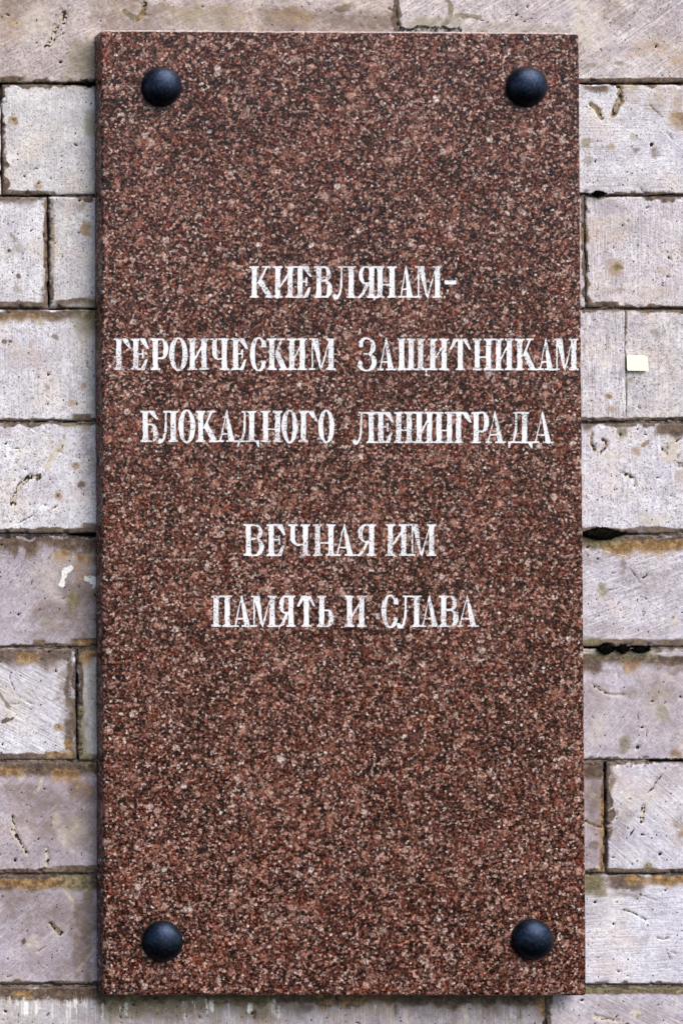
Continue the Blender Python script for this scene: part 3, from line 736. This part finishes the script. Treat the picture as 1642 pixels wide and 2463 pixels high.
def bowl(x, w, y0, y1, th=SW):
    """D-shaped bowl from a stem side at x out to w"""
    cy = (y0 + y1) / 2; ry = (y1 - y0) / 2; mid = x + (w - x) * .35
    return arc(mid, cy, (w - mid, ry), (max(w - mid - th, 2), ry - T), -90, 90, 20) + [rect(x - 1, y1 - T, mid + .3, y1), rect(x - 1, y0, mid + .3, y0 + T)]
def mirror(P, w):
    return [[(w - x, y) for x, y in p] for p in P]
def glyph(c, w):
    o = OV
    if c == '-':
        return [rect(0, 32, w, 42)]
    if c == 'И':
        x2 = w - o - SW
        return stem(o) + stem(x2) + [[(o + SW - 1, 22), (o + SW - 1, 31), (x2 + 1, 60), (x2 + 1, 50)]]
    if c == 'Н':
        x2 = w - o - SW
        return stem(o) + stem(x2) + [rect(o + SW - 1, 29, x2 + 1, 33.5)]
    if c == 'П':
        x2 = w - o - SW
        return stem(o) + stem(x2) + [rect(o, H - T, x2 + SW, H)]
    if c == 'К':
        x = o + SW - 1
        return stem(o) + [[(x, 33), (x + 6, 33), (w - 14, H - 2), (w - 20, H - 2)], [(x + 2, 36), (x + 12, 48), (w - 2, 1), (w - 17, 1)],
                          rect(w - 23, 0, w + 1, T), rect(w - 27, H - T, w - 8, H)]
    if c == 'А':
        ax = w * .46
        hl = lambda y: o + 1 + (ax - o - 1) * y / (H + 3)
        rr = lambda y: (w - o - 16) + (ax - 2 - (w - o - 16)) * y / (H + 3)
        return [[(o - 1, 1), (o + 3.5, 1), (ax + 1, H - 2), (ax, H + 3)], [(w - o - 15, 1), (w - o, 1), (ax + 1.5, H + 3), (ax - 3, H - 6)],
                rect(hl(20), 18, rr(20) + 5, 22.5), rect(0, 0, o * 2 + 5, T), rect(w - 27, 0, w, T)]
    if c == 'М':
        xr = w - o - SW
        mx = (o + xr) * .5 + 4
        return [rect(o + 1, 0, o + 5.5, H), rect(0, 0, o * 2 + 5, T), rect(0, H - T, o * 2 + 8, H),
                [(mx - 5, 6), (mx + 1, -3), (o + 17, H), (o + 1, H)], [(mx - 2, 6), (mx + 1, -3), (xr + 3, H - 8), (xr + 3, H)]] + stem(xr)
    if c in 'ЕГБ':
        P = stem(o) + [rect(o, H - T, w - 12, H)] + flag_r(w, True, 27 if c != 'Б' else 22)
        if c == 'Е':
            P += [rect(o, 0, w - 10, T), rect(o, 37, w * .62, 41)] + [[(w * .60, 28), (w * .60 + 5, 27), (w * .60 + 5, 51), (w * .60, 48)]] + flag_r(w - 2, False, 26)
        if c == 'Б':
            P += bowl(o + SW, w, 0, 45)
        return P
    if c == 'Ь':
        return stem(o) + bowl(o + SW, w, 0, 43)
    if c == 'В':
        return stem(o) + bowl(o + SW, w - 3.5, 39, H, 11.5) + bowl(o + SW, w, 0, 43)
    if c == 'Р':
        return stem(o) + bowl(o + SW, w, 26, H)
    if c == 'Я':
        P = mirror(stem(o) + bowl(o + SW, w - 4, 32, H, 11.5), w)
        xs = w - o - SW
        return P + [[(xs - 7, 34), (xs + 1, 34), (17, 6), (9, 7)], [(9, 10), (17, 6), (10, 1), (4, 2)], [(4, 2), (10, 1), (5, -2), (-1, 2)], rect(-1, 0, 6, 4)]
    if c == 'О':
        return arc(w / 2, H / 2, (w / 2, H / 2 + 3), (w / 2 - SW, H / 2 - 2), 0, 360, 44)
    if c == 'С':
        return arc(w / 2 + 1, H / 2, (w / 2 + 1, H / 2 + 3), (w / 2 - SW + 1, H / 2 - 2), 52, 318, 34) + \
               [[(w - 13, H - 22), (w, H - 22), (w - 2, H - 6), (w - 13, H - 3)], [(w - 13, 4), (w - 4, 7), (w - 1, 24), (w - 13, 24)]]
    if c == 'З':
        return arc(w * .44, 57, (w * .50, 21.5), (w * .50 - 12, 17), -78, 158, 22) + arc(w * .44, 19.5, (w * .56, 22), (w * .56 - 13, 18), -160, 82, 26) + \
               [rect(w * .28, 37.5, w * .60, 41.5), [(1, 56), (11, 55), (12, 66), (3, 68)], [(-1, 14), (10, 13), (9, 23), (1, 24)]]
    if c == 'Ч':
        x2 = w - o - SW
        m = (o + x2) / 2 + 3
        return stem(x2) + [rect(o, 42, o + SW - 1, H), rect(0, H - T, o + SW + 5, H)] + \
            arc(o + (x2 - o) * .68, 43, ((x2 - o) * .68, 19), ((x2 - o) * .68 - 11.5, 14), 180, 290, 18) + [rect(x2 - 7, 25, x2 + 1, 29.5)]
    if c in 'ЛД':
        d = c == 'Д'
        x2 = w - (14 if d else o) - SW
        xl = w * .30 if not d else w * .28
        P = stem(x2) + [rect(xl - 4, H - T, x2, H)]
        P += [[(xl, 26), (xl + 6, 26), (xl + 7, H - 1), (xl + 2, H - 1)]]
        if not d:
            P += [[(xl - 4, 9), (xl + 2, 8), (xl + 6, 26), (xl, 26)], [(xl - 9, 2), (xl - 5, -3), (xl + 2, 8), (xl - 4, 9)], [(xl - 15, 2), (xl - 14, -4), (xl - 5, -3), (xl - 9, 2)]]
            P += arc(max(xl - 14, 5), 3.5, (5.5, 6.5), (0, 0), 0, 360, 14)
        else:
            P += [[(xl - 6, 3), (xl, 3), (xl + 6, 26), (xl, 26)], rect(1, 0, w - 2, T), [(1, 3), (11, 6), (6, -11), (2, -13)], [(w - 13, 3), (w - 1, 4), (w - 2, -13), (w - 6, -11)]]
        return P
    if c == 'Щ':
        a = (w - 2 * o - 3 * SW - 7) / 2
        P = []
        for k in range(3):
            P += stem(o + k * (SW + a), lo=4, hi=4)
        return P + [rect(o, 0, w, T), rect(w - 8, -13, w - 3, 2)]
    if c == 'Т':
        m = (w - SW) / 2
        return stem(m) + [rect(11, H - T, w - 11, H), [(w - 22, H - 2), (w - 11, H), (w, H - 27), (w - 6, H - 27)], [(11, H), (22, H - 2), (6, H - 27), (0, H - 27)]]
    return []

LINES = [
 (715.5, 77, [('К',600,660),('И',656.5,710),('Е',710,751),('В',755,800),('Л',801,857),('Я',858,906),('Н',902,955),('А',957,999),('М',998,1064),('-',1069,1098)]),
 (889.5, 77, [('Г',274,317),('Е',315,359),('Р',362,406),('О',407,452),('И',451,503),('Ч',505,552),('Е',555,597),('С',601,642),('К',642,694),('И',690,739),('М',743,808)]),
 (890.0, 77, [('З',862,907),('А',907,954),('Щ',954,1031),('И',1029,1080),('Т',1080,1134),('Н',1136,1187),('И',1187,1237),('К',1238,1292),('А',1292,1336),('М',1331,1392)]),
 (1063.0, 76, [('Б',338,381),('Л',381,429),('О',429,471),('К',471,526),('А',523,571),('Д',569,626),('Н',627,680),('О',677,717),('Г',718,764),('О',765,805)]),
 (1065.5, 76, [('Л',848,905),('Е',904,948),('Н',947,996),('И',996,1045),('Н',1044,1093),('Г',1091,1134),('Р',1133,1177),('А',1167,1217),('Д',1220,1282),('А',1281,1332)]),
 (1337.0, 77, [('В',586,636),('Е',641,688),('Ч',693,747),('Н',752,808),('А',804,856),('Я',857,906),('И',927,983),('М',983,1050)]),
 (1508.0, 76, [('П',508,559),('А',559,608),('М',603,667),('Я',667,712),('Т',714,760),('Ь',762,804),('И',829,882),('С',917,959),('Л',954,1014),('А',1010,1059),('В',1055,1103),('А',1099,1152)]),
]

# ------------------------------------------------------------------ the plaque
c_tl, c_tr, c_br, c_bl = (243.5, 69.5), (1393.5, 76), (1411, 2397), (250, 2395.5)
C4 = [np.array([float(v) for v in unproject(*c, 0.0)]) for c in (c_bl, c_br, c_tr, c_tl)]   # ccw seen from the viewer
plaque = empty("memorial_plaque", (float(np.mean([c[0] for c in C4])), DEPTH / 2, float(C4[0][1])),
               label="tall polished red-brown granite plaque with white Cyrillic lettering and four domed bolts", category="plaque")
po = np.array(plaque.location)

def outline(inset, rad):
    """rounded, minutely uneven outline of the slab, inset in metres; same point count always"""
    n = 4; E = []
    for i in range(4):
        a, b = C4[i], C4[(i + 1) % n]
        d = (b - a) / np.linalg.norm(b - a)
        nrm = np.array([-d[1], d[0]])
        E.append((a + nrm * inset, d))
    P = []
    for i in range(4):
        p0, d0 = E[i - 1]; p1, d1 = E[i]
        A = np.array([[d0[0], -d1[0]], [d0[1], -d1[1]]])
        t = np.linalg.solve(A, p1 - p0)
        P.append(p0 + d0 * t[0])
    out = []
    for i in range(4):
        d0 = E[i - 1][1]; d1 = E[i][1]
        r = max(rad - inset, 0.3 * S)
        s = P[i] - d0 * r; e = P[i] + d1 * r
        cen = s + d1 * r
        for k in range(7):
            a = math.pi / 2 * k / 6
            out.append(cen + (s - cen) * math.cos(a) + d0 * r * math.sin(a))
        nx = P[(i + 1) % 4] - d1 * r
        L = np.linalg.norm(C4[(i + 1) % 4] - C4[i]); m = int(L / (9 * S))
        for k in range(1, m):
            out.append(e + (nx - e) * k / m)
    out = np.array(out)
    cnt = out.mean(0)
    j = (fbm(out[:, 0] / (12 * S), out[:, 1] / (12 * S), 21, 3) - .5) * 1.0 * S
    chip = sstep(.70, .86, vnoise(out[:, 0] / (22 * S), out[:, 1] / (22 * S), 33)) * 1.5 * S
    dirv = cnt - out; dirv /= np.linalg.norm(dirv, axis=1)[:, None]
    return out + dirv * (j + chip)[:, None]

CH = 6.0 * S
rings = []
for ins, yy in ((0, DEPTH - .002), (0, CH), (CH * .12, CH * .55), (CH * .38, CH * .22), (CH * .75, CH * .05), (CH * 1.05, 0.0)):
    o2 = outline(ins, 9 * S)
    rings.append((o2, yy))
face = rings[-1][0]

# letters as polygons on the face, edges slightly uneven as cut by hand
def warp(P):
    P = np.array(P)
    q = P / (7 * S)
    return P + (np.stack([fbm(q[:, 0], q[:, 1], 71, 2), fbm(q[:, 0], q[:, 1], 72, 2)], -1) - .5) * 2.6 * S

verts = [Vector(p) for p in face]
nface = len(verts)
cdt_faces = []; owner = []; letters = []
edges = [(i, (i + 1) % nface) for i in range(nface)]
for base_y, hpx, items in LINES:
    for ch, xa, xb in items:
        li = len(letters)
        letters.append(ch)
        for poly in glyph(ch, xb - xa):
            pts = []
            for (p, q) in zip(poly, poly[1:] + poly[:1]):
                n = max(1, int(math.hypot(q[0] - p[0], q[1] - p[1]) / 5))
                for k in range(n):
                    pts.append((p[0] + (q[0] - p[0]) * k / n, p[1] + (q[1] - p[1]) * k / n))
            pts = np.array(pts)
            area = 0.5 * np.sum(pts[:, 0] * np.roll(pts[:, 1], -1) - np.roll(pts[:, 0], -1) * pts[:, 1])
            if abs(area) < .5:
                continue
            if area < 0:
                pts = pts[::-1]
            keep = [i for i in range(len(pts)) if np.hypot(*(pts[i] - pts[i - 1])) > .15]
            pts = pts[keep]
            X, Z = unproject(xa + pts[:, 0], base_y - pts[:, 1] * hpx / H, 0.0)
            pw = warp(np.stack([X, Z], -1))
            s = len(verts)
            verts += [Vector(p) for p in pw]
            cdt_faces.append(list(range(s, s + len(pw)))); owner.append(li)
vo, eo, fo, _, _, of = delaunay_2d_cdt(verts, edges, cdt_faces, 0, 1e-7)
own_of = []
for tri, src in zip(fo, of):
    ids = [owner[i] for i in src] if src else []
    own_of.append(min(ids) if ids else -1)
# keep only triangles within the face outline (it is convex apart from its tiny chips)
CUT = 1.0 * S
vo2 = np.array([[v[0], v[1]] for v in vo])
loc = lambda A: np.asarray(A, float) - po
used = {}
SV = []; SF = []
def sv(p3):
    SV.append(p3); return len(SV) - 1
top_id = {}
for tri, ow in zip(fo, own_of):
    if ow >= 0:
        continue
    f = []
    for v in tri:
        if v not in top_id:
            top_id[v] = sv((vo2[v][0], 0.0, vo2[v][1]))
        f.append(top_id[v])
    SF.append(f)
# engraved walls
emap = {}
for ti, tri in enumerate(fo):
    if own_of[ti] < 0:
        continue
    for k in range(len(tri)):
        a, b = tri[k], tri[(k + 1) % len(tri)]
        emap[(a, b)] = own_of[ti]
low_id = {}
for (a, b), ow in emap.items():
    if (b, a) in emap:
        continue
    for v in (a, b):
        if v not in low_id:
            low_id[v] = sv((vo2[v][0], CUT + .0006, vo2[v][1]))
        if v not in top_id:
            top_id[v] = sv((vo2[v][0], 0.0, vo2[v][1]))
    SF.append([top_id[b], top_id[a], low_id[a], low_id[b]])
# chamfered rim and sides
rid = []
nR = len(rings[0][0])
for (o2, yy) in rings[:-1]:
    rid.append([sv((p[0], yy, p[1])) for p in o2])
# ring on the face uses the triangulated outline vertices (first nface inputs keep their places)
d2 = {}
for v, p in enumerate(vo2):
    d2.setdefault((round(p[0], 5), round(p[1], 5)), v)
last = []
for p in face:
    v = d2.get((round(p[0], 5), round(p[1], 5)))
    last.append(top_id[v] if v in top_id else sv((p[0], 0.0, p[1])))
rid.append(last)
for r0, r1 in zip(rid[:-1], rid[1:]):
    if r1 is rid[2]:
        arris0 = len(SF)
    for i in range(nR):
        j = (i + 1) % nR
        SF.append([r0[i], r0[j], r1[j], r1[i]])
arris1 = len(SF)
SF.append(list(reversed(rid[0])))
slab = mesh_obj("slab", SV, SF, GRANITE, plaque, po)
slab.data.materials.append(LIT_ARRIS)
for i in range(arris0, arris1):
    if slab.data.polygons[i].normal.z > 0.25:      # upper arris only: its sky light painted as paler granite
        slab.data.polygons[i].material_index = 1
slab["label"] = "polished red-brown speckled granite slab"

for li, ch in enumerate(letters):
    ids = {}; V = []; F = []
    for tri, ow in zip(fo, own_of):
        if ow != li:
            continue
        f = []
        for v in tri:
            if v not in ids:
                ids[v] = len(V); V.append((vo2[v][0], CUT, vo2[v][1]))
            f.append(ids[v])
        F.append(f)
    if not F:
        continue
    # the paint has a little body
    nb = len(V)
    V += [(x, CUT + .0005, z) for (x, y, z) in V]
    eset = {(f[k], f[(k + 1) % len(f)]) for f in F for k in range(len(f))}
    sides = [[b, a, a + nb, b + nb] for (a, b) in eset if (b, a) not in eset]
    F2 = F + [[i + nb for i in reversed(f)] for f in F] + sides
    o = mesh_obj("hyphen" if ch == '-' else "letter", V, F2, PAINT, slab, po)

# domed bolts
def lathe(prof, n=48):
    V = []; F = []
    for (r, y) in prof:
        for k in range(n):
            a = 2 * math.pi * k / n
            V.append((r * math.cos(a), y, r * math.sin(a)))
    for i in range(len(prof) - 1):
        for k in range(n):
            j = (k + 1) % n
            F.append((i * n + k, i * n + j, (i + 1) * n + j, (i + 1) * n + k))
    F.append(tuple(range(n))[::-1]) if prof[0][0] > 0 else None
    F.append(tuple((len(prof) - 1) * n + k for k in range(n)))
    return np.array(V), F

R0 = 46.5
prof = [(R0 - 2, 0.6), (R0 - .2, -1.2), (R0, -4)]
hd = 33.0
for k in range(1, 15):
    a = math.pi / 2 * k / 14.6
    prof.append((R0 * math.cos(a), -4 - hd * math.sin(a)))
prof = [(r * S, y * S) for r, y in prof]
wprof = [(r * S, y * S) for r, y in [(R0 + 2.2, .5), (R0 + 2.4, -.8), (R0 + 1, -1.8), (R0 - 8, -2.0)]]
for (bx, by, sc) in ((387, 208, 1.0), (1264, 208.5, 1.01), (389.5, 2264.5, 1.02), (1277.5, 2260, 1.02)):
    X, Z = unproject(bx, by, 0.0)
    V, F = lathe(prof)
    V = V * sc + np.array([float(X), 0, float(Z)])
    b = mesh_obj("domed_bolt", V, F, BOLT, plaque, po, smooth=True)
    V, F = lathe(wprof)
    V = V * sc + np.array([float(X), 0, float(Z)])
    mesh_obj("washer", V, F, WASHER, b, po)

# ------------------------------------------------------------------ small things on the wall
X, Z = unproject(1533, 891, WY)
pts = [(1509.5, 891), (1507.5, 886), (1507, 854), (1549, 854), (1551, 857), (1557, 857.5), (1559.5, 891.5)]
sticker = None
V = []
n = len(pts)
for yy in (WY - 6.5 * S, WY - 5.2 * S):
    for p in pts:
        x, z = unproject(p[0], p[1], yy); V.append((float(x), yy, float(z)))
F = [tuple(range(n))[::-1], tuple(range(n, 2 * n))] + [(i, (i + 1) % n, n + (i + 1) % n, n + i) for i in range(n)]
sorg = (float(X), WY - 5.5 * S, float(Z))
sticker = mesh_obj("paper_sticker", V, F, PAPER, None, sorg)
sticker.location = sorg
sticker["label"] = "small blank pale yellow paper sticker on the stone right of the plaque"
sticker["category"] = "sticker"

def moss(cx, cy, rx, ry, label, seed, spikes=420, push=0.0):
    rg = random.Random(seed)
    V = []; F = []
    for _ in range(spikes):
        a = rg.uniform(0, 2 * math.pi); q = math.sqrt(rg.random())
        ex = math.cos(a) * q; ez = math.sin(a) * q
        taper = 1 - abs(ex) ** 1.6 * .75
        x = cx + ex * rx; y = cy - ez * ry * taper
        bulge = (1 - q * q) * ry * .32
        y0 = WY + (-2.0 - bulge + push) * S
        X, Z = unproject(x, y, y0)
        dirx, dirz = ex * .7 + rg.uniform(-.7, .7), ez * .7 + rg.uniform(-.5, .9)
        L = rg.uniform(2.5, 5.5) * S; w = rg.uniform(.7, 1.3) * S
        tip = (X + dirx * L, y0 - L * rg.uniform(.5, 1.0), Z + dirz * L)
        b = len(V)
        for k in range(3):
            t = 2 * math.pi * k / 3 + a
            V.append((X + w * math.cos(t), y0 + 2.5 * S, Z + w * math.sin(t)))
        V.append(tip)
        F += [(b, b + 1, b + 3), (b + 1, b + 2, b + 3), (b + 2, b, b + 3)]
    # the cushion under the tips
    nseg = 26; b = len(V)
    for rr in (1.0, .7, .35):
        for k in range(nseg):
            a = 2 * math.pi * k / nseg
            ex, ez = math.cos(a) * rr, math.sin(a) * rr
            taper = 1 - abs(ex) ** 1.6 * .75
            yy = WY + ((2 if rr == 1 else -1.5) - (1 - rr * rr) * ry * .32 + push) * S
            X, Z = unproject(cx + ex * rx, cy - ez * ry * taper, yy)
            V.append((float(X), yy, float(Z)))
    for i in range(2):
        for k in range(nseg):
            j = (k + 1) % nseg
            F.append((b + i * nseg + k, b + i * nseg + j, b + (i + 1) * nseg + j, b + (i + 1) * nseg + k))
    F.append(tuple(b + 2 * nseg + k for k in range(nseg)))
    X, Z = unproject(cx, cy + ry, WY)
    org = (float(X), WY, float(Z))
    o = mesh_obj("moss_clump", V, F, MOSS, None, org)
    o.location = org
    o["label"] = label; o["category"] = "moss"; o["group"] = "dark moss growing in the wall joints"
    return o

moss(1446, 1284, 58, 16, "long lens-shaped black moss clump touching the plaque's right edge, uppermost thick one", 1, 620)
moss(1457, 1561, 23, 14, "leftmost round black moss tuft of three in the lower right joint", 2)
moss(1498, 1561, 17, 12, "middle black moss tuft of three in the lower right joint", 3, 300)
moss(1540, 1563, 24, 8, "rightmost flat black moss tuft of three in the lower right joint", 4, 320)
moss(1440, 465, 17, 8, "small dark moss tuft in the upper right joint near the plaque", 5, 260)
moss(210, 200, 24, 8, "dark moss clump standing in for the black hole in the upper left joint against the plaque", 6, 300, 3)  # added clump, takes the place of a black hole in the joint
moss(213, 1286, 22, 6, "thin dark moss clump standing in for the dark holes in the left joint against the plaque at mid height", 7, 260, 3)  # moss shape added where the joint has open dark holes
